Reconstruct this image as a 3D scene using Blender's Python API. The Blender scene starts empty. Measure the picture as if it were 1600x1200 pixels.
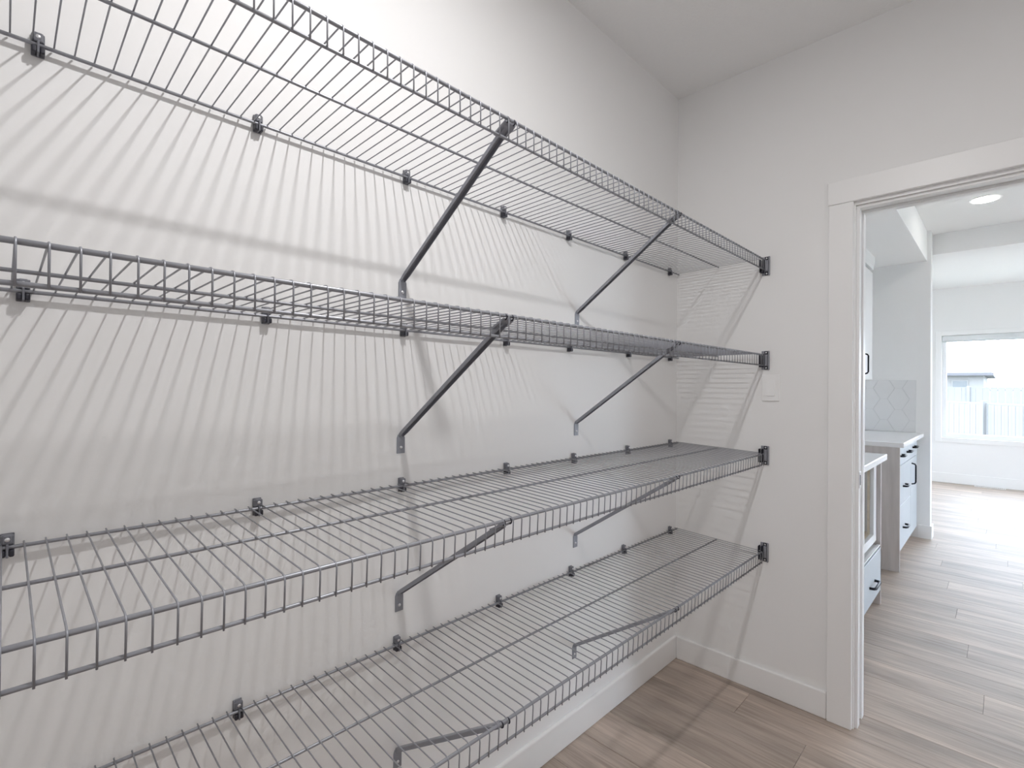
import bpy, bmesh, math, random
from mathutils import Matrix, Vector

random.seed(7)
S = bpy.context.scene
COL = S.collection
R = math.radians

# ------------------------------------------------------------------ camera
CAM = Vector((1.1506, -2.3230, 1.3117))
YAW, PITCH, ROLL, FPX = 0.77751, 0.006574, 0.009067, 782.17
fw = Vector((-math.sin(YAW) * math.cos(PITCH), math.cos(YAW) * math.cos(PITCH), math.sin(PITCH)))
rt0 = Vector((math.cos(YAW), math.sin(YAW), 0))
up0 = rt0.cross(fw)
rt = math.cos(ROLL) * rt0 + math.sin(ROLL) * up0
up = -math.sin(ROLL) * rt0 + math.cos(ROLL) * up0
cd = bpy.data.cameras.new('camera')
cd.sensor_width = 36.0
cd.lens = FPX / 1600 * 36.0
cd.clip_start = 0.02
cam = bpy.data.objects.new('camera', cd)
COL.objects.link(cam)
m = Matrix((rt, up, -fw)).transposed().to_4x4()
m.translation = CAM
cam.matrix_world = m
S.camera = cam

# ------------------------------------------------------------------ light and exposure
SKY_STRENGTH = 10.0
LAMP_WATTS = 14.5
LAMP_COLOUR = (1.0, .985, .985)
POT_STRENGTH = 26.0
S.view_settings.view_transform = 'Standard'
S.view_settings.look = 'None'
S.view_settings.gamma = 1.0
S.view_settings.use_curve_mapping = False
S.view_settings.exposure = 0.24
W = bpy.data.worlds.new('overcast_sky')
S.world = W
W.use_nodes = True
bg = W.node_tree.nodes['Background']
bg.inputs['Color'].default_value = (0.79, 0.865, 1.0, 1)
bg.inputs['Strength'].default_value = SKY_STRENGTH
S.cycles.diffuse_bounces = 7          # white painted rooms keep passing light on
S.cycles.max_bounces = 12

# ------------------------------------------------------------------ materials
def mat(name, col, rough=0.5, metal=0.0, spec=0.5, bump=None, var=None, emit=None):
    M = bpy.data.materials.new(name)
    M.use_nodes = True
    nt = M.node_tree
    b = nt.nodes['Principled BSDF']
    b.inputs['Base Color'].default_value = (*col, 1)
    b.inputs['Roughness'].default_value = rough
    b.inputs['Metallic'].default_value = metal
    b.inputs['Specular IOR Level'].default_value = spec
    if emit:
        b.inputs['Emission Color'].default_value = (*emit[0], 1)
        b.inputs['Emission Strength'].default_value = emit[1]
    tc = nt.nodes.new('ShaderNodeTexCoord')
    if var:                                     # (scale, amount) gentle colour variation
        n = nt.nodes.new('ShaderNodeTexNoise')
        n.inputs['Scale'].default_value = var[0]
        n.inputs['Detail'].default_value = 4
        mx = nt.nodes.new('ShaderNodeMix')
        mx.data_type = 'RGBA'
        a = var[1]
        mx.inputs[6].default_value = (*[c * (1 - a) for c in col], 1)
        mx.inputs[7].default_value = (*[min(1, c * (1 + a)) for c in col], 1)
        nt.links.new(tc.outputs['Object'], n.inputs['Vector'])
        nt.links.new(n.outputs['Fac'], mx.inputs[0])
        nt.links.new(mx.outputs[2], b.inputs['Base Color'])
    if bump:                                    # (scale, strength, distance)
        n = nt.nodes.new('ShaderNodeTexNoise')
        n.inputs['Scale'].default_value = bump[0]
        n.inputs['Detail'].default_value = 3
        bp = nt.nodes.new('ShaderNodeBump')
        bp.inputs['Strength'].default_value = bump[1]
        bp.inputs['Distance'].default_value = bump[2]
        nt.links.new(tc.outputs['Object'], n.inputs['Vector'])
        nt.links.new(n.outputs['Fac'], bp.inputs['Height'])
        nt.links.new(bp.outputs['Normal'], b.inputs['Normal'])
    return M


def plank_material():
    M = bpy.data.materials.new('oak_vinyl_plank')
    M.use_nodes = True
    nt = M.node_tree
    L = nt.links.new
    b = nt.nodes['Principled BSDF']
    tc = nt.nodes.new('ShaderNodeTexCoord')
    oi = nt.nodes.new('ShaderNodeObjectInfo')
    add = nt.nodes.new('ShaderNodeVectorMath'); add.operation = 'ADD'
    sc = nt.nodes.new('ShaderNodeVectorMath'); sc.operation = 'SCALE'
    comb = nt.nodes.new('ShaderNodeCombineXYZ')
    for i in range(3):
        L(oi.outputs['Random'], comb.inputs[i])
    L(comb.outputs[0], sc.inputs[0]); sc.inputs['Scale'].default_value = 37.0
    L(tc.outputs['Object'], add.inputs[0]); L(sc.outputs[0], add.inputs[1])
    mp = nt.nodes.new('ShaderNodeMapping')
    mp.inputs['Scale'].default_value = (1.6, 26.0, 1.0)
    L(add.outputs[0], mp.inputs['Vector'])
    n1 = nt.nodes.new('ShaderNodeTexNoise')
    n1.inputs['Scale'].default_value = 2.2; n1.inputs['Detail'].default_value = 8
    n1.inputs['Roughness'].default_value = 0.62; n1.inputs['Distortion'].default_value = 0.6
    L(mp.outputs[0], n1.inputs['Vector'])
    mp2 = nt.nodes.new('ShaderNodeMapping')
    mp2.inputs['Scale'].default_value = (1.2, 6.0, 1.0)
    L(add.outputs[0], mp2.inputs['Vector'])
    n2 = nt.nodes.new('ShaderNodeTexNoise')
    n2.inputs['Scale'].default_value = 1.3; n2.inputs['Detail'].default_value = 3
    L(mp2.outputs[0], n2.inputs['Vector'])
    r1 = nt.nodes.new('ShaderNodeValToRGB')
    r1.color_ramp.elements[0].position = 0.30; r1.color_ramp.elements[0].color = (0.34, 0.265, 0.215, 1)
    r1.color_ramp.elements[1].position = 0.72; r1.color_ramp.elements[1].color = (0.58, 0.49, 0.42, 1)
    L(n1.outputs['Fac'], r1.inputs[0])
    r2 = nt.nodes.new('ShaderNodeValToRGB')
    r2.color_ramp.elements[0].position = 0.33; r2.color_ramp.elements[0].color = (0.72, 0.70, 0.68, 1)
    r2.color_ramp.elements[1].position = 0.68; r2.color_ramp.elements[1].color = (1.12, 1.1, 1.08, 1)
    L(n2.outputs['Fac'], r2.inputs[0])
    mul = nt.nodes.new('ShaderNodeMix'); mul.data_type = 'RGBA'; mul.blend_type = 'MULTIPLY'
    mul.inputs[0].default_value = 1.0
    L(r1.outputs[0], mul.inputs[6]); L(r2.outputs[0], mul.inputs[7])
    hsv = nt.nodes.new('ShaderNodeHueSaturation')
    mr = nt.nodes.new('ShaderNodeMapRange')
    mr.inputs['To Min'].default_value = 0.90; mr.inputs['To Max'].default_value = 1.14
    L(oi.outputs['Random'], mr.inputs['Value']); L(mr.outputs[0], hsv.inputs['Value'])
    L(mul.outputs[2], hsv.inputs['Color'])
    L(hsv.outputs[0], b.inputs['Base Color'])
    b.inputs['Roughness'].default_value = 0.6
    b.inputs['Specular IOR Level'].default_value = 0.6
    b.inputs['Coat Weight'].default_value = 0.9
    b.inputs['Coat Roughness'].default_value = 0.56
    b.inputs['Coat IOR'].default_value = 1.6
    bp = nt.nodes.new('ShaderNodeBump')
    bp.inputs['Strength'].default_value = 0.25; bp.inputs['Distance'].default_value = 0.0012
    L(n1.outputs['Fac'], bp.inputs['Height']); L(bp.outputs[0], b.inputs['Normal'])
    return M


def grain_material(name, c0, c1, axis_scale):
    M = bpy.data.materials.new(name)
    M.use_nodes = True
    nt = M.node_tree
    b = nt.nodes['Principled BSDF']
    tc = nt.nodes.new('ShaderNodeTexCoord')
    mp = nt.nodes.new('ShaderNodeMapping'); mp.inputs['Scale'].default_value = axis_scale
    n = nt.nodes.new('ShaderNodeTexNoise'); n.inputs['Scale'].default_value = 3; n.inputs['Detail'].default_value = 6
    r = nt.nodes.new('ShaderNodeValToRGB')
    r.color_ramp.elements[0].position = .3; r.color_ramp.elements[0].color = (*c0, 1)
    r.color_ramp.elements[1].position = .7; r.color_ramp.elements[1].color = (*c1, 1)
    L = nt.links.new
    L(tc.outputs['Object'], mp.inputs['Vector']); L(mp.outputs[0], n.inputs['Vector'])
    L(n.outputs['Fac'], r.inputs[0]); L(r.outputs[0], b.inputs['Base Color'])
    b.inputs['Roughness'].default_value = .5
    return M


def pane_material():
    M = bpy.data.materials.new('window_glass')
    M.use_nodes = True
    nt = M.node_tree
    nt.nodes.remove(nt.nodes['Principled BSDF'])
    tr = nt.nodes.new('ShaderNodeBsdfTransparent'); tr.inputs[0].default_value = (.96, .98, .98, 1)
    gl = nt.nodes.new('ShaderNodeBsdfGlossy'); gl.inputs['Roughness'].default_value = .02
    lw = nt.nodes.new('ShaderNodeLayerWeight')
    pw = nt.nodes.new('ShaderNodeMath'); pw.operation = 'POWER'; pw.inputs[1].default_value = 4.0
    fr = nt.nodes.new('ShaderNodeMath'); fr.operation = 'MULTIPLY_ADD'
    fr.inputs[1].default_value = .7; fr.inputs[2].default_value = .02
    mx = nt.nodes.new('ShaderNodeMixShader')
    L = nt.links.new
    L(lw.outputs['Facing'], pw.inputs[0]); L(pw.outputs[0], fr.inputs[0])
    L(fr.outputs[0], mx.inputs[0]); L(tr.outputs[0], mx.inputs[1]); L(gl.outputs[0], mx.inputs[2])
    L(mx.outputs[0], nt.nodes['Material Output'].inputs[0])
    return M


WALL = mat('painted_wall', (.872, .869, .865), .62, bump=(260, .06, .001))
KWALL = mat('painted_kitchen_wall', (.872, .869, .865), .62, bump=(260, .06, .001))
CEIL = mat('stippled_ceiling', (.88, .878, .875), .85, bump=(95, .55, .004))
KCEIL = mat('smooth_kitchen_ceiling', (.88, .878, .875), .85, bump=(95, .2, .002))
TRIM = mat('white_trim_paint', (.89, .887, .883), .38, bump=(40, .03, .0005))
BASE = mat('floor_underlay', (.05, .04, .033), .9, var=(6, .2))
PLANK = plank_material()
WIRE = mat('epoxy_coated_wire', (.33, .338, .37), .36, .4, var=(30, .06))
STRUT = mat('grey_coated_steel', (.30, .31, .345), .45, .3, var=(25, .08))
CLIP = mat('grey_nylon', (.17, .175, .20), .38, var=(60, .12))
CLIPDARK = mat('dark_nylon', (.028, .028, .040), .45, var=(60, .12))
PLATE = mat('bracket_plate_grey', (.30, .305, .34), .4, .3, var=(60, .1))
SCREW = mat('zinc_screw', (.78, .78, .80), .28, .8, var=(80, .1))
SWITCH = mat('switch_plastic', (.90, .897, .895), .3, var=(20, .02))
CABWHITE = mat('white_cabinet_lacquer', (.80, .805, .81), .42, var=(4, .02))
CABGREY = mat('pale_grey_cabinet_front', (.50, .54, .575), .42, var=(4, .02))
COUNTER = mat('white_quartz', (.84, .84, .85), .2, var=(9, .03))
GREIGE = grain_material('greige_wood_laminate', (.48, .445, .43), (.60, .56, .545), (9, 9, .7))
TAN = grain_material('tan_shelf_laminate', (.62, .54, .43), (.74, .66, .55), (9, .8, 9))
BLACK = mat('black_handle_metal', (.012, .014, .022), .4, .6, var=(40, .1))
TILE = mat('white_hexagon_tile', (.80, .80, .805), .14, var=(5, .02))
GROUT = mat('pale_grout', (.70, .70, .70), .9, var=(60, .05))
PANE = pane_material()
VINYL = mat('white_vinyl_frame', (.84, .85, .86), .35, var=(10, .02))
BLIND = mat('pale_blind_fabric', (.74, .76, .77), .7, var=(80, .04))
LAMP = mat('lamp_diffuser', (.9, .9, .9), .5, emit=(LAMP_COLOUR, 6.0))
POT = mat('pot_light_lens', (.9, .9, .9), .5, emit=((1.0, .965, .92), POT_STRENGTH))
SIDING = mat('grey_house_siding', (.17, .168, .165), .8, var=(.8, .05))
ROOF = mat('asphalt_shingles', (.095, .095, .105), .9, var=(6, .12))
FENCE = mat('weathered_fence_board', (.155, .155, .157), .85, var=(5, .1))
DARKGLASS = mat('far_window_glass', (.08, .09, .095), .2, var=(2, .1))
GRASS = mat('grey_green_ground', (.28, .29, .25), .95, var=(2, .2))
LEAF = mat('hazy_foliage', (.085, .10, .095), .9, var=(3, .25))
BARK = mat('bark', (.08, .06, .05), .9, var=(6, .2))

# ------------------------------------------------------------------ mesh helpers
class MB:
    def __init__(s):
        s.bm = bmesh.new()

    def box(s, x0, x1, y0, y1, z0, z1, bev=0.0, seg=1):
        bm = s.bm
        g = bmesh.ops.create_cube(bm, size=1.0)
        vs = g['verts']
        for v in vs:
            v.co = Vector(((x0 + x1) / 2 + v.co.x * (x1 - x0), (y0 + y1) / 2 + v.co.y * (y1 - y0), (z0 + z1) / 2 + v.co.z * (z1 - z0)))
        if bev:
            es = list({e for v in vs for e in v.link_edges})
            bmesh.ops.bevel(bm, geom=es, offset=bev, segments=seg, affect='EDGES', profile=0.5)
        return s

    def prism(s, pts, a0, a1, axis):
        """polygon in the plane across 'axis', pushed from a0 to a1"""
        def P(u, v, a):
            return {'x': (a, u, v), 'y': (u, a, v), 'z': (u, v, a)}[axis]
        bm = s.bm
        A = [bm.verts.new(P(u, v, a0)) for u, v in pts]
        B = [bm.verts.new(P(u, v, a1)) for u, v in pts]
        n = len(pts)
        fs = [bm.faces.new(A), bm.faces.new(B[::-1])]
        for i in range(n):
            fs.append(bm.faces.new((A[i], B[i], B[(i + 1) % n], A[(i + 1) % n])))
        bmesh.ops.recalc_face_normals(bm, faces=fs)
        return s

    def tube(s, path, r, n=8, caps=True):
        bm = s.bm
        path = [Vector(p) for p in path]
        rings = []
        ref = None
        for i, p in enumerate(path):
            t = (path[min(i + 1, len(path) - 1)] - path[max(i - 1, 0)]).normalized()
            if ref is None:
                ref = t.orthogonal().normalized()
            ref = (ref - t * ref.dot(t)).normalized()
            bi = t.cross(ref)
            rings.append([bm.verts.new(p + r * (math.cos(2 * math.pi * k / n) * ref + math.sin(2 * math.pi * k / n) * bi)) for k in range(n)])
        fs = []
        for a, b in zip(rings, rings[1:]):
            for k in range(n):
                f = bm.faces.new((a[k], a[(k + 1) % n], b[(k + 1) % n], b[k]))
                f.smooth = True
                fs.append(f)
        if caps:
            fs.append(bm.faces.new(rings[0][::-1]))
            fs.append(bm.faces.new(rings[-1]))
        bmesh.ops.recalc_face_normals(bm, faces=fs)
        return s

    def disc(s, c, r, h, axis='z', n=24, dome=0.0):
        """short round cylinder, base centre c, rising h along axis, domed on top"""
        prof = [(r, 0), (r, h * .6), (r * .86, h), (0.0, h + dome)]
        ax = {'x': Vector((1, 0, 0)), 'y': Vector((0, 1, 0)), 'z': Vector((0, 0, 1)),
              '-x': Vector((-1, 0, 0)), '-y': Vector((0, -1, 0)), '-z': Vector((0, 0, -1))}[axis]
        u = ax.orthogonal().normalized(); w = ax.cross(u)
        c = Vector(c); bm = s.bm
        rings = []
        for rr, hh in prof[:-1]:
            rings.append([bm.verts.new(c + ax * hh + rr * (math.cos(2 * math.pi * k / n) * u + math.sin(2 * math.pi * k / n) * w)) for k in range(n)])
        top = bm.verts.new(c + ax * (h + dome))
        fs = [bm.faces.new(rings[0][::-1])]
        for a, b in zip(rings, rings[1:]):
            for k in range(n):
                fs.append(bm.faces.new((a[k], a[(k + 1) % n], b[(k + 1) % n], b[k])))
        for k in range(n):
            f = bm.faces.new((rings[-1][k], rings[-1][(k + 1) % n], top)); f.smooth = True; fs.append(f)
        bmesh.ops.recalc_face_normals(bm, faces=fs)
        return s

    def mesh(s, name, material):
        me = bpy.data.meshes.new(name)
        s.bm.to_mesh(me)
        s.bm.free()
        me.materials.append(material)
        return me

    def build(s, name, material, parent=None, loc=None):
        return link(name, s.mesh(name, material), parent, loc)


def link(name, me, parent=None, loc=None):
    o = bpy.data.objects.new(name, me)
    COL.objects.link(o)
    if parent is not None:
        o.parent = parent
    if loc is not None:
        o.location = loc
    return o


def empty(name, loc=(0, 0, 0)):
    o = bpy.data.objects.new(name, None)
    o.empty_display_size = .05
    COL.objects.link(o)
    o.location = loc
    return o


def tag(o, label, cat, group=None):
    o['label'] = label
    o['category'] = cat
    if group:
        o['group'] = group
    return o


def struct(o, label=None):
    o['kind'] = 'structure'
    if label:
        o['label'] = label
    return o


# ------------------------------------------------------------------ the pantry shell
PW, PL, H = 1.75, 3.5, 2.74           # pantry width, length, ceiling height
T = .14                                # door wall thickness
DX0, DX1, DH = .736, 1.50, 2.034       # door opening
KX, KY = 5.5, 7.2                      # kitchen and dining room beyond
struct(MB().box(-.12, 0, -PL - .12, 0, 0, H).build('wall_left', WALL), 'long white pantry wall that carries the wire shelves')
struct(MB().box(PW, PW + .12, -PL - .12, 0, 0, H).build('wall_right', WALL), 'plain white pantry wall facing the shelves')
struct(MB().box(0, PW, -PL - .12, -PL, 0, H).build('wall_back', WALL), 'plain white end wall of the pantry')
struct(MB().box(-.12, DX0 - .02, 0, T, 0, H).box(DX1 + .02, KX, 0, T, 0, H).box(DX0 - .02, DX1 + .02, 0, T, DH + .02, H)
       .build('wall_front', WALL), 'white wall with the doorway and light switch')
struct(MB().box(-.12, PW + .12, -PL - .12, T / 2, H, H + .1).build('ceiling', CEIL), 'stippled white pantry ceiling')

# floor: dark underlay and separate planks running across the room
floor = MB().box(-.12, KX + .12, -PL - .12, KY + .12, -.05, -.0085).build('floor', BASE)
struct(floor, 'brown grey vinyl plank floor running on into the kitchen')
PLW, PLL, GAP = .178, 1.22, .0005
def plank_mesh(length, width):
    return MB().box(GAP, length - GAP, GAP, width - GAP, -.008, 0, .0008).mesh('plank', PLANK)
pcache = {}
def lay(x0, x1, y0, y1):
    L_, W_ = round(x1 - x0, 4), round(y1 - y0, 4)
    if L_ < .01 or W_ < .01:
        return
    if (L_, W_) not in pcache:
        pcache[(L_, W_)] = plank_mesh(L_, W_)
    link('plank', pcache[(L_, W_)], floor, (x0, y0, 0))
row = 0
y = -.05 - PLW * 20
while y < KY:
    a, b = max(y, -PL), min(y + PLW, KY)
    xr = PW if b <= .07 else KX
    off = (row * .43 + (.17 if row % 3 == 0 else 0)) % PLL
    x = -off
    while x < xr:
        lay(max(x, 0), min(x + PLL, xr), a, b)
        x += PLL
    y += PLW
    row += 1

def baseboard(name, x0, x1, y0, y1, h, label):
    return struct(MB().box(x0, x1, y0, y1, 0, h, .004, 2).build(name, TRIM), label)
baseboard('baseboard_left', -.001, .013, -PL, -.0005, .107, 'white baseboard under the lowest wire shelf')
baseboard('baseboard_front', .013, .646, -.013, .001, .107, 'white baseboard between the shelf wall and the door casing')
baseboard('baseboard_right', PW - .013, PW + .001, -PL, 0, .107, 'white baseboard of the plain pantry wall')

baseboard('baseboard_back', .013, PW - .013, -PL - .001, -PL + .013, .107, 'white baseboard of the pantry end wall')

# doorway: casings, jambs with a groove for the sliding door, strike plate
door = struct(empty('door_1', ((DX0 + DX1) / 2, T / 2, 0)), 'white cased doorway with a grooved sliding door jamb')
def dpart(name, mb, material=TRIM):
    o = mb.build(name, material)
    o.parent = door
    o.matrix_parent_inverse = Matrix.Translation(-door.location)
    return o
for yy0, yy1 in ((-.018, 0), (T, T + .018)):
    dpart('casing', MB().box(.648, DX0 - .005, yy0, yy1, 0, DH + .012, .002))
    dpart('casing', MB().box(DX1 + .005, DX1 + .093, yy0, yy1, 0, DH + .012, .002))
    dpart('head_casing', MB().box(.645, DX1 + .096, yy0 - (.002 if yy0 < 0 else 0), yy1 + (.002 if yy0 > 0 else 0), DH + .0125, DH + .104, .002))
dpart('jamb', MB().box(DX0 - .02, DX0, 0, T, 0, DH))
dpart('jamb', MB().box(DX1, DX1 + .02, 0, T, 0, DH))
dpart('head_jamb', MB().box(DX0 - .02, DX1 + .02, 0, T, DH, DH + .02))
for yy0, yy1 in ((.012, .047), (.093, .128)):
    dpart('stop', MB().box(DX0, DX0 + .011, yy0, yy1, 0, DH - .011, .0015))
    dpart('stop', MB().box(DX1 - .011, DX1, yy0, yy1, 0, DH - .011, .0015))
    dpart('head_stop', MB().box(DX0, DX1, yy0, yy1, DH - .011, DH, .0015))
sp = dpart('strike_plate', MB().box(DX0 + .011, DX0 + .0135, .014, .045, .930, .994, .001), SCREW)
sp['label'] = 'small metal strike plate'
dpart('latch_slot', MB().box(DX0 + .0125, DX0 + .0145, .022, .033, .942, .982, .0005), CLIPDARK)
for z in (.936, .988):
    dpart('screw', MB().disc((DX0 + .0135, .030, z), .003, .0012, 'x', 10), SCREW)

# ------------------------------------------------------------------ kitchen and dining shell
STUBY, STUBX = 3.44, .682
struct(MB().box(-.12, 0, T, KY, 0, 2.8).build('wall_kitchen_left', KWALL), 'white kitchen wall behind the cabinets')
stub = struct(MB().box(0, STUBX, STUBY, STUBY + .13, 0, H).build('wall_kitchen_stub', KWALL), 'short white wall at the end of the kitchen counter')
WX0, WX1, WZ0, WZ1 = .50, 2.90, .645, 2.11
struct(MB().box(-.12, WX0, KY, KY + .15, 0, 2.8).box(WX1, KX + .12, KY, KY + .15, 0, 2.8)
       .box(WX0, WX1, KY, KY + .15, 0, WZ0).box(WX0, WX1, KY, KY + .15, WZ1, 2.8).build('wall_kitchen_far', KWALL),
       'far white wall with the wide window')
GY0, GY1, GZ0, GZ1 = 2.0, 5.6, .06, 2.25
struct(MB().box(KX, KX + .15, T, GY0, 0, 2.8).box(KX, KX + .15, GY1, KY, 0, 2.8)
       .box(KX, KX + .15, GY0, GY1, 0, GZ0).box(KX, KX + .15, GY0, GY1, GZ1, 2.8).build('wall_kitchen_right', KWALL),
       'white kitchen wall with the glazed patio doors')
struct(MB().box(-.12, KX + .12, T / 2, 3.70, H, H + .12).build('ceiling_kitchen', KCEIL), 'white kitchen ceiling with recessed lights')
struct(MB().box(-.12, KX + .12, 3.70, KY + .15, 2.79, 2.9).build('ceiling_dining', KCEIL), 'white dining room ceiling beyond the beam')
struct(MB().box(0, KX, 3.62, 3.85, 2.555, 2.80, .002).build('ceiling_beam', KWALL), 'white drop beam across the room')
struct(MB().box(0, .655, T, STUBY, 2.47, H, .002).build('ceiling_soffit', KWALL), 'white soffit boxed in above the wall cabinets')
baseboard('baseboard_kitchen_stub', .60, STUBX + .013, STUBY - .013, STUBY + .001, .119, 'white baseboard on the short kitchen wall')
baseboard('baseboard_kitchen_stub_end', STUBX - .001, STUBX + .013, STUBY + .0015, STUBY + .13, .119, 'white baseboard round the end of the short kitchen wall')
baseboard('baseboard_kitchen_far', 0, KX, KY - .013, KY + .001, .14, 'white baseboard under the wide window')

# wide window
win = struct(empty('window_1', ((WX0 + WX1) / 2, KY, WZ0)), 'wide white framed picture window with roller blind')
def wpart(parent, name, mb, material):
    o = mb.build(name, material)
    o.parent = parent
    o.matrix_parent_inverse = Matrix.Translation(-parent.location)
    return o
cw = .065
wpart(win, 'casing', MB().box(WX0 - cw, WX0, KY - .018, KY, WZ0 - cw, WZ1 + cw, .002), TRIM)
wpart(win, 'casing', MB().box(WX1, WX1 + cw, KY - .018, KY, WZ0 - cw, WZ1 + cw, .002), TRIM)
wpart(win, 'casing', MB().box(WX0, WX1, KY - .018, KY, WZ1, WZ1 + cw, .002), TRIM)
wpart(win, 'casing', MB().box(WX0, WX1, KY - .018, KY, WZ0 - cw, WZ0, .002), TRIM)
fr = wpart(win, 'window_frame', MB().box(WX0, WX0 + .05, KY + .05, KY + .12, WZ0, WZ1, .003).box(WX1 - .05, WX1, KY + .05, KY + .12, WZ0, WZ1, .003)
           .box(WX0 + .05, WX1 - .05, KY + .05, KY + .12, WZ0, WZ0 + .06, .003).box(WX0 + .05, WX1 - .05, KY + .05, KY + .12, WZ1 - .05, WZ1, .003), VINYL)
wpart(win, 'pane', MB().box(WX0 + .05, WX1 - .05, KY + .083, KY + .087, WZ0 + .06, WZ1 - .05), PANE)
bl = empty('roller_blind', ((WX0 + WX1) / 2, KY + .02, WZ1 - .1))
tag(bl, 'pale roller blind rolled up at the top of the wide window', 'blind')
wpart(bl, 'cassette', MB().box(WX0 + .003, WX1 - .003, KY - .005, KY + .045, WZ1 - .075, WZ1 - .002, .008, 2), BLIND)
wpart(bl, 'hem_bar', MB().box(WX0 + .006, WX1 - .006, KY + .012, KY + .026, WZ1 - .093, WZ1 - .0755, .004), BLIND)

# patio doors in the right wall, the main daylight of the room
pat = struct(empty('window_right_offscreen', (KX, (GY0 + GY1) / 2, GZ0)), 'large glazed patio doors')
for a, b in [(GY0 + (GY1 - GY0) * i / 2, GY0 + (GY1 - GY0) * (i + 1) / 2) for i in range(2)]:
    wpart(pat, 'window_frame', MB().box(KX + .04, KX + .1, a, a + .07, GZ0, GZ1, .003).box(KX + .04, KX + .1, b - .07, b, GZ0, GZ1, .003)
          .box(KX + .04, KX + .1, a + .07, b - .07, GZ0, GZ0 + .08, .003).box(KX + .04, KX + .1, a + .07, b - .07, GZ1 - .08, GZ1, .003), VINYL)
    wpart(pat, 'pane', MB().box(KX + .068, KX + .072, a + .07, b - .07, GZ0 + .08, GZ1 - .08), PANE)

# hexagon backsplash tiles on the short wall: each a piece with its own edges
def clip_poly(poly, lo, hi, ax):
    for lim, sgn in ((lo, 1), (hi, -1)):
        out = []
        for i, p in enumerate(poly):
            q = poly[(i + 1) % len(poly)]
            pin, qin = (p[ax] - lim) * sgn >= 0, (q[ax] - lim) * sgn >= 0
            if pin:
                out.append(p)
            if pin != qin:
                t = (lim - p[ax]) / (q[ax] - p[ax])
                out.append(tuple(p[k] + t * (q[k] - p[k]) for k in range(2)))
        poly = out
        if not poly:
            return poly
    return poly
TX0, TX1, TZ0, TZ1 = .002, .582, .936, 1.409
MB().box(TX0, TX1, STUBY - .003, STUBY, TZ0, TZ1).build('grout', GROUT, stub)
hw, hf, hh, cs = .0815 - .0015, .026, .0975 - .0015, .1085
for i in range(-5, 3):
    cx = .457 + i * cs
    for j in range(-2, 4):
        cz = 1.042 + j * .195 + (.0975 if i % 2 else 0)
        poly = [(cx - hw, cz), (cx - hf, cz - hh), (cx + hf, cz - hh), (cx + hw, cz), (cx + hf, cz + hh), (cx - hf, cz + hh)]
        poly = clip_poly(clip_poly(poly, TX0 + .001, TX1 - .001, 0), TZ0 + .001, TZ1 - .001, 1) if True else poly
        if len(poly) >= 3:
            a = abs(sum(poly[k][0] * poly[(k + 1) % len(poly)][1] - poly[(k + 1) % len(poly)][0] * poly[k][1] for k in range(len(poly)))) / 2
            if a > 2e-4:
                MB().prism(poly, STUBY - .0075, STUBY - .0025, 'y').build('tile', TILE, stub)

# ------------------------------------------------------------------ wire shelves
SZ = [1.8697, 1.4606, 1.0475, .6306]                 # height of each back rod
SD = [.0074, .0015, -.0156, -.0196]                  # front edge above or below the back rod
PH = [-2.2170, -2.2370, -2.2440, -1.8870]            # one wire position on each shelf
XB, XM, XF, LIP = .012, .2075, .404, .0455
SP = .02625
RW, RB, RM, RF, RL = .00135, .0033, .0030, .0036, .0030
YE, YS = -.008, -3.2
NAMES = ['topmost', 'second from the top', 'third from the top', 'lowest']
zt = RB + RW
wire_path = [(-.007, 0, zt), (XM - XB, 0, zt), (XF - XB - .007, 0, zt), (XF - XB + .0005, 0, zt - .0012), (XF - XB + .0042, 0, zt - .0048),
             (XF - XB + .0054, 0, zt - .010), (XF - XB + .0054, 0, -LIP - .0035)]
wire_mesh = MB().tube(wire_path, RW, 7).mesh('wire', WIRE)
def rod(x, z, r, y0, y1):
    return MB().tube([(x, y0, z), (x, (y0 + y1) / 2, z), (x, y1, z)], r, 10).mesh('rod', WIRE)
rods = {'back_rod': rod(0, 0, RB, YS, YE), 'middle_rod': rod(XM - XB, zt - RW - RM, RM, YS, YE - .004),
        'front_rod': rod(XF - XB, zt - RW - RF, RF, YS, YE - .012), 'lip_rod': rod(XF - XB + .0054 - RW - RL + .0003, -LIP, RL, YS, YE - .012)}
shelf_labels = ['grey wire shelf near the ceiling, topmost of the four',
                'grey wire shelf directly below the topmost one, above the light switch',
                'grey wire shelf directly above the lowest one, below the light switch',
                'grey wire shelf nearest the floor, lowest of the four']
def front_z(k):
    return SZ[k] + SD[k]
for k in range(4):
    sh = empty('wire_shelf', (XB, 0, SZ[k]))
    sh.rotation_euler = (0, -math.asin(SD[k] / (XF - XB)), 0)
    tag(sh, shelf_labels[k], 'shelf', 'wire shelves along the pantry wall')
    for n, me in rods.items():
        link(n, me, sh)
    y = PH[k] + SP * math.floor((YE - .004 - PH[k]) / SP)
    while y > YS:
        link('wire', wire_mesh, sh, (0, y, 0))
        y -= SP

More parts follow.
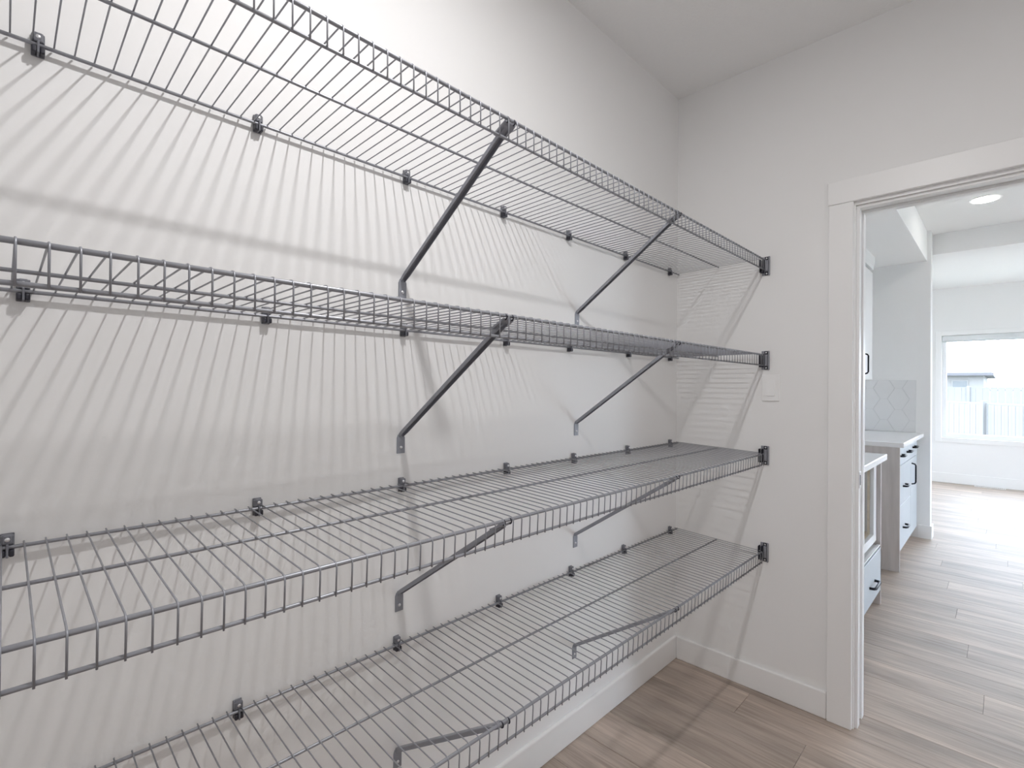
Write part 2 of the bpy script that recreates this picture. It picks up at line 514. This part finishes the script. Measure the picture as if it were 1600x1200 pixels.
# wall clips that hold the back rods
clip_parts = {
    'body': MB().box(-.011, -.008, -.0085, .0085, -.016, .021, .001).box(-.009, .0030, -.0068, .0068, .0042, .0205, .0028, 2)
        .box(-.009, .0015, -.0080, -.0050, .0040, .0190, .0012).box(-.009, .0015, .0050, .0080, .0040, .0190, .0012).mesh('body', CLIP),
    'hook': MB().box(-.010, .0062, -.0085, -.0018, -.0150, -.0036, .0022, 2).box(-.010, .0062, .0018, .0085, -.0150, -.0036, .0022, 2)
        .mesh('hook', CLIPDARK),
    'rib': MB().box(-.010, .0078, -.0016, .0016, -.0155, .0060, .0008).mesh('rib', CLIP),
    'screw': MB().disc((.0030, 0, .0128), .0034, .0010, 'x', 12, .0006).mesh('screw', SCREW)}
CY = [[-2.289, -1.946, -1.571, -1.207, -.871, -.483, -.091], [-2.302, -1.924, -1.575, -1.190, -.861, -.456, -.085],
      [-2.316, -1.937, -1.576, -1.183, -.829, -.456, -.076], [-1.971, -1.586, -1.212, -.840, -.480, -.072]]
ORD = ['nearest the corner', 'second from the corner', 'third from the corner', 'fourth from the corner', 'fifth from the corner',
       'sixth from the corner', 'seventh from the corner']
SH = ['topmost shelf', 'shelf above the switch', 'shelf below the switch', 'lowest shelf']
for k in range(4):
    for i, y in enumerate(sorted(CY[k], reverse=True)):
        c = empty('wall_clip', (XB, y, SZ[k]))
        tag(c, 'small dark grey clip on the %s, %s' % (SH[k], ORD[i]), 'clip', 'wall clips along the back rods')
        for n, me in clip_parts.items():
            link(n, me, c)

# diagonal support brackets
BY = [-1.577, -.8095]
FT = [1.594, 1.180, .7605, .345]                      # bend of each foot on the wall
foot_me = MB().prism([(-.012, -.047), (.012, -.047), (.012, -.006), (.0085, .003), (-.0085, .003), (-.012, -.006)], .0004, .0028, 'x').mesh('foot', STRUT)
for k in range(4):
    zf = front_z(k) - .004
    for b in range(2):
        br = empty('support_bracket', (0, BY[b], FT[k]))
        tag(br, 'grey steel diagonal bracket under the %s, %s' % (SH[k], ['farther from the corner', 'nearer the corner'][b]), 'bracket', 'diagonal shelf brackets')
        link('foot', foot_me, br)
        MB().disc((.0028, 0, -.031), .0042, .0016, 'x', 12, .001).build('screw', SCREW, br)
        x1, z1 = XF - .012, zf - FT[k] - .010
        d = Vector((x1 - .0016, 0, z1)); L_ = d.length; ang = math.atan2(d.z, d.x)
        # folded channel: a web with two flanges, pinched at the foot
        st = MB()
        prof = [(-.0085, -.0045), (-.0085, .0045), (-.0070, .0058), (.0070, .0058), (.0085, .0045), (.0085, -.0045), (.0068, -.0045), (.0068, .0038), (-.0068, .0038), (-.0068, -.0045)]
        bm = st.bm
        rings = []
        for t, sc in ((0, .72), (.025, 1), (L_ - .02, 1), (L_, .95)):
            rings.append([bm.verts.new((t, u * sc, v)) for u, v in prof])
        fs = [bm.faces.new(rings[0]), bm.faces.new(rings[-1][::-1])]
        for A, B in zip(rings, rings[1:]):
            for i in range(len(prof)):
                fs.append(bm.faces.new((A[i], B[i], B[(i + 1) % len(prof)], A[(i + 1) % len(prof)])))
        bmesh.ops.recalc_face_normals(bm, faces=fs)
        s_ = st.build('strut', STRUT, br, (.0016, 0, 0))
        s_.rotation_euler = (0, -ang, 0)
        # flattened head under the front rod with two fingers hooked over it
        MB().prism([(XF - .034, z1 - .012), (XF - .006, z1 + .001), (XF + .0005, z1 + .006), (XF + .0005, z1 + .0085), (XF - .008, z1 + .0045), (XF - .036, z1 - .0085)], -.016, .016, 'y').build('head', STRUT, br)
        for s in (-.0095, .0095):
            cz = zf - FT[k] + .0008
            MB().tube([(XF + .0055 * math.cos(R(a)), s, cz + .0055 * math.sin(R(a))) for a in range(-95, 186, 28)], .0016, 6).build('hook', CLIPDARK, br)

# end brackets on the door wall
EZ = [1.848, 1.4385, 1.0270, .6085]
for k in range(4):
    e = empty('end_bracket', (.412, 0, EZ[k]))
    tag(e, 'grey end bracket on the door wall holding the %s' % SH[k], 'bracket', 'end brackets on the door wall')
    MB().box(-.018, .0145, -.004, 0, -.0405, .0405, .001).build('plate', PLATE, e)
    MB().box(.010, .0145, -.012, -.004, -.0405, .0405, .0012).build('flange', STRUT, e)
    MB().box(-.004, .0085, -.0125, -.004, -.024, .025, .003, 2).build('cover', PLATE, e)
    so = MB().box(-.0215, -.0185, -.028, -.004, -.030, .028, .001).box(-.0105, -.0075, -.028, -.004, -.030, .028, .001) \
        .box(-.0185, -.0105, -.028, -.004, -.030, -.026, .001).build('socket', CLIPDARK, e)
    for z in (-.033, .033):
        MB().box(-.006, .0075, -.0055, -.004, z - .007, z + .007, .0005).build('screw_recess', CLIPDARK, e)
        MB().disc((.001, -.0055, z), .0036, .0012, '-y', 12, .0008).build('screw', SCREW, e)

# light switch
sw = empty('light_switch', (.432, 0, 1.319))
tag(sw, 'white rocker light switch on the door wall', 'switch')
MB().box(-.036, .036, -.0055, 0, -.057, .057, .0025, 2).build('plate', SWITCH, sw)
MB().prism([(-.006, -.033), (-.0098, -.0335), (-.0062, .033), (-.005, .033), (-.005, -.033)], -.0168, .0168, 'x').build('rocker', SWITCH, sw)

# pantry ceiling lamp (above the camera, makes the fanned wire shadows)
cl = empty('ceiling_light_offscreen', (.872, -1.75, H))
tag(cl, 'round flush ceiling lamp in the middle of the pantry ceiling', 'lamp')
MB().disc((0, 0, 0), .085, .022, '-z', 32).build('base', TRIM, cl)
MB().disc((0, 0, -.0222), .06, .008, '-z', 32, .002).build('diffuser_offscreen', LAMP, cl)
ld = bpy.data.lights.new('bulb', 'AREA')
ld.shape = 'DISK'
ld.size = .075
ld.energy = LAMP_WATTS
ld.color = LAMP_COLOUR
link('ceiling_bulb_offscreen', ld, cl, (0, 0, -.045))

# ------------------------------------------------------------------ kitchen things
def pull(parent, length, loc, vertical):
    """black bar pull with two angled feet, standing off +x"""
    h, o = length / 2, .028
    pts = [(0, -h, 0), (o * .75, -h + .006, 0), (o, -h + .018, 0), (o, h - .018, 0), (o * .75, h - .006, 0), (0, h, 0)]
    if vertical:
        pts = [(x, 0, y) for x, y, z in pts]
    return MB().tube(pts, .006 if vertical else .0075, 8).build('handle', BLACK, parent, loc)

# counter cabinet with the open niche (nearest the doorway)
FX = .61
c1 = empty('niche_cabinet', (0, 0, 0))
tag(c1, 'white base cabinet with open niche above one drawer, beside the doorway', 'cabinet')
Y0, Y1 = .70, 1.46
MB().box(.02, FX, Y1, Y1 + .022, 0, .885, .001).build('side_panel', GREIGE, c1)
MB().box(.02, FX, Y0, Y0 + .022, 0, .885, .001).build('side_panel', GREIGE, c1)
MB().box(.02, .035, Y0 + .022, Y1, .10, .885).build('back_panel', CABWHITE, c1)
MB().box(.035, FX - .02, Y0 + .022, Y1, .10, .118).box(.035, FX - .02, Y0 + .022, Y1, .345, .363).build('deck', CABWHITE, c1)
MB().box(.52, .535, Y0 + .022, Y1, 0, .0995).build('toe_kick', GREIGE, c1)
d1 = MB().box(FX - .019, FX, Y0 + .003, Y1 + .021, .092, .350, .0015).build('drawer', CABGREY, c1)
pull(d1, .165, (FX, 1.185, .20), False)
NX, N0, N1, NB, NT = .588, Y0 + .06, 1.4575, .420, .876
MB().box(.06, NX - .02, N1 - .018, N1, NB, NT).box(.06, NX - .02, N0, N0 + .018, NB, NT).box(.06, NX - .02, N0 + .018, N1 - .018, NT - .018, NT) \
    .box(.06, .07, N0 + .018, N1 - .018, NB, NT - .018).build('niche_liner', CABWHITE, c1)
MB().box(NX - .034, NX - .021, N1 - .079, N1 - .0185, NB + .019, NT - .019).build('niche_edge', TAN, c1)
MB().box(.07, NX - .02, N0 + .018, N1 - .018, NB, NB + .018).build('niche_shelf', TAN, c1)
MB().box(NX - .02, NX, N1 - .08, N1, NB - .03, NT, .001).box(NX - .02, NX, N0, N0 + .02, NB - .03, NT, .001) \
    .box(NX - .02, NX, N0 + .02, N1 - .08, NT - .02, NT, .001).box(NX - .02, NX, N0 + .02, N1 - .08, NB - .03, NB + .02, .001).build('niche_frame', CABWHITE, c1)
MB().box(.035, NX - .021, Y0 + .022, Y1, .3635, NB - .001).build('niche_base', GREIGE, c1)
MB().box(NX + .002, FX - .002, Y0 + .022, Y1 - .002, .362, .368, .001).build('ledge', CABWHITE, c1)
w1 = MB().box(.002, .637, Y0 - .02, Y1 + .03, .886, .922, .003).build('worktop', COUNTER)
tag(w1, 'white quartz worktop on the cabinet with the open niche', 'worktop')

# drawer and door cabinets beyond the range gap
G0, G1, F2 = 2.225, 3.415, .592
SPLIT = 3.00
c2 = empty('drawer_cabinet', (0, 0, 0))
tag(c2, 'white drawer cabinet with greige wood side panel facing the gap', 'cabinet')
MB().box(.02, .612, G0, G0 + .022, 0, .90, .001).build('side_panel', GREIGE, c2)
MB().box(.02, F2 - .02, G0 + .022, SPLIT, .10, .90).build('body', CABWHITE, c2)
MB().box(.50, .515, G0 + .022, SPLIT, 0, .0995).build('toe_kick', GREIGE, c2)
ym = (G0 + .022 + SPLIT) / 2
for a, b in ((G0 + .024, ym - .0015), (ym + .0015, SPLIT - .0015)):
    d = MB().box(F2 - .019, F2, a, b, .748, .893, .0015).build('drawer', CABGREY, c2)
    pull(d, .13, (F2, (a + b) / 2, .824), False)
for z0, z1, hz in ((.444, .743, .578), (.105, .439, .262)):
    d = MB().box(F2 - .019, F2, G0 + .024, SPLIT - .0015, z0, z1, .0015).build('drawer', CABGREY, c2)
    pull(d, .13, (F2, ym - .01, hz), False)
c3 = empty('door_cabinet', (0, 0, 0))
tag(c3, 'narrow white cabinet with one drawer and tall door against the short wall', 'cabinet')
MB().box(.02, F2 - .02, SPLIT + .001, G1 + .02, .10, .90).build('body', CABWHITE, c3)
MB().box(.50, .515, SPLIT + .001, G1 + .02, 0, .0995).build('toe_kick', GREIGE, c3)
d = MB().box(F2 - .019, F2, SPLIT + .0015, G1 - .005, .748, .893, .0015).build('drawer', CABGREY, c3)
pull(d, .13, (F2, SPLIT + .17, .832), False)
d = MB().box(F2 - .019, F2, SPLIT + .0015, G1 - .005, .105, .743, .0015).build('door', CABGREY, c3)
pull(d, .175, (F2, SPLIT + .06, .615), True)
w2 = MB().box(.002, .637, G0 - .012, STUBY - .001, .901, .935, .003).build('worktop', COUNTER)
tag(w2, 'white quartz worktop running up to the tiled short wall', 'worktop')

# wall cabinet with crown
u = empty('wall_cabinet', (0, 0, 1.40))
tag(u, 'white wall cabinet with black handle under the soffit', 'cabinet')
MB().box(.001, .312, 2.57, 2.965, 1.402, 2.36).build('body', CABWHITE, u, (0, 0, -1.40))
for a, b, hy in ((2.572, 2.963, 2.615),):
    d = MB().box(.3125, .331, a, b, 1.404, 2.335, .0015).build('door', CABWHITE, u, (0, 0, -1.40))
    pull(d, .165, (.331, hy, 1.53), True)
MB().prism([(.001, 2.362), (.335, 2.362), (.337, 2.39), (.343, 2.405), (.346, 2.44), (.346, 2.4695), (.001, 2.4695)], 2.57, 2.975, 'y').build('crown', CABWHITE, u, (0, 0, -1.40))

# floor register below the window
v = empty('floor_vent', (1.01, KY - .07, 0))
tag(v, 'white floor vent at the wall below the wide window', 'vent')
MB().box(-.155, .155, -.05, -.043, 0, .006, .001).box(-.155, .155, .043, .05, 0, .006, .001).box(-.155, -.145, -.043, .043, 0, .006, .001).box(.145, .155, -.043, .043, 0, .006, .001).build('frame', TRIM, v)
for i in range(14):
    MB().box(-.002, .002, -.043, .043, 0, .0055).build('slat', TRIM, v, (-.132 + i * .0203, 0, 0))

# recessed ceiling light
p = empty('recessed_light', (1.045, 2.77, H))
tag(p, 'round recessed ceiling light between the soffit and the beam', 'lamp')
MB().disc((0, 0, 0), .092, .004, '-z', 32).build('ring', TRIM, p)
MB().disc((0, 0, -.0042), .076, .003, '-z', 32).build('lens', POT, p)

# ------------------------------------------------------------------ outside the window
struct(MB().box(-60, 60, -60, 90, -1.0, -.8).build('ground', GRASS), 'ground outside the windows')
def fence(label, p0, p1, ztop, zbot, bw, boards, posts):
    a, b = Vector(p0), Vector(p1)
    d = (b - a); L_ = d.length; ang = math.atan2(d.y, d.x)
    f = empty('fence', (a.x, a.y, zbot))
    f.rotation_euler = (0, 0, ang)
    tag(f, label, 'fence')
    h = ztop - zbot
    MB().box(0, L_, -.05, .05, h - .05, h, .004).build('cap_rail', FENCE, f)
    MB().box(0, L_, -.03, .03, h - .22, h - .10, .004).build('rail', FENCE, f)
    MB().box(0, L_, -.03, .03, .12, .24, .004).build('rail', FENCE, f)
    n = int(L_ / bw)
    me = MB().box(.004, bw - .004, -.05, -.0305, .03, h - .0505, .003).mesh('board', FENCE)
    for i in range(n):
        link('board', me, f, (i * bw, .003 if i % 2 else 0, 0))
    pm = MB().box(-.07, .07, -.12, .02, 0, h + .06, .008).mesh('post', FENCE)
    for t in posts:
        link('post', pm, f, (t, 0, 0))
fence('weathered board fence close outside the window', (-2.6, 23.8), (3.6, 11.0), 1.0, -.8, .15, 40, (2.4, 5.1, 7.8, 10.3, 12.8))
fence('long pale fence in front of the neighbouring house', (-9.0, 37.5), (9.0, 33.0), 1.55, -.8, .30, 40, (3, 6, 9, 12, 15))
hs = empty('house', (-6.5, 49, -.8))
tag(hs, 'grey neighbouring house with hip roof beyond the fences', 'house')
MB().box(-7, 6.6, -3.6, 8, 0, 3.3).build('wall', SIDING, hs)
bm = MB()
ev, rg = 3.4, 6.6
P = [(-7.5, -4.1, ev), (7.1, -4.1, ev), (7.1, 8.5, ev), (-7.5, 8.5, ev), (-1.5, 2.2, rg), (1.2, 2.2, rg)]
P += [(x, y_, z - .18) for x, y_, z in P[:4]]
vs = [bm.bm.verts.new(p) for p in P]
fs = [bm.bm.faces.new([vs[i] for i in q]) for q in ((0, 1, 5, 4), (1, 2, 5), (2, 3, 4, 5), (3, 0, 4), (0, 6, 7, 1), (1, 7, 8, 2), (2, 8, 9, 3), (3, 9, 6, 0), (6, 9, 8, 7))]
bmesh.ops.recalc_face_normals(bm.bm, faces=fs)
bm.build('roof', ROOF, hs)
for x0, x1 in ((5.0, 5.75), (3.2, 4.1), (.4, 1.4)):
    wf = MB().box(x0 - .08, x1 + .08, -3.66, -3.6005, 2.12, 2.92, .01).build('window', SIDING, hs)
    MB().box(x0, x1, -3.68, -3.6605, 2.2, 2.84).build('window_pane', DARKGLASS, wf)
for i, (x, y, rr) in enumerate(((4.2, 66, 1.5), (7.0, 68, 1.7), (10.6, 67, 1.4))):
    t = empty('tree', (x, y, -.8))
    tag(t, ['small round tree next to the neighbouring house', 'tallest round tree between the two smaller ones', 'small round tree farthest from the neighbouring house'][i], 'tree', 'trees beyond the fences')
    MB().tube([(0, 0, 0), (.05, 0, 1.2), (0, .05, 2.2)], .12, 8).build('trunk', BARK, t)
    cr = bmesh.new()
    bmesh.ops.create_icosphere(cr, subdivisions=3, radius=rr)
    for vtx in cr.verts:
        vtx.co *= 1 + random.uniform(-.12, .12)
        vtx.co.z = vtx.co.z * .8 + 2.4
    me = bpy.data.meshes.new('crown'); cr.to_mesh(me); cr.free(); me.materials.append(LEAF)
    link('crown', me, t)
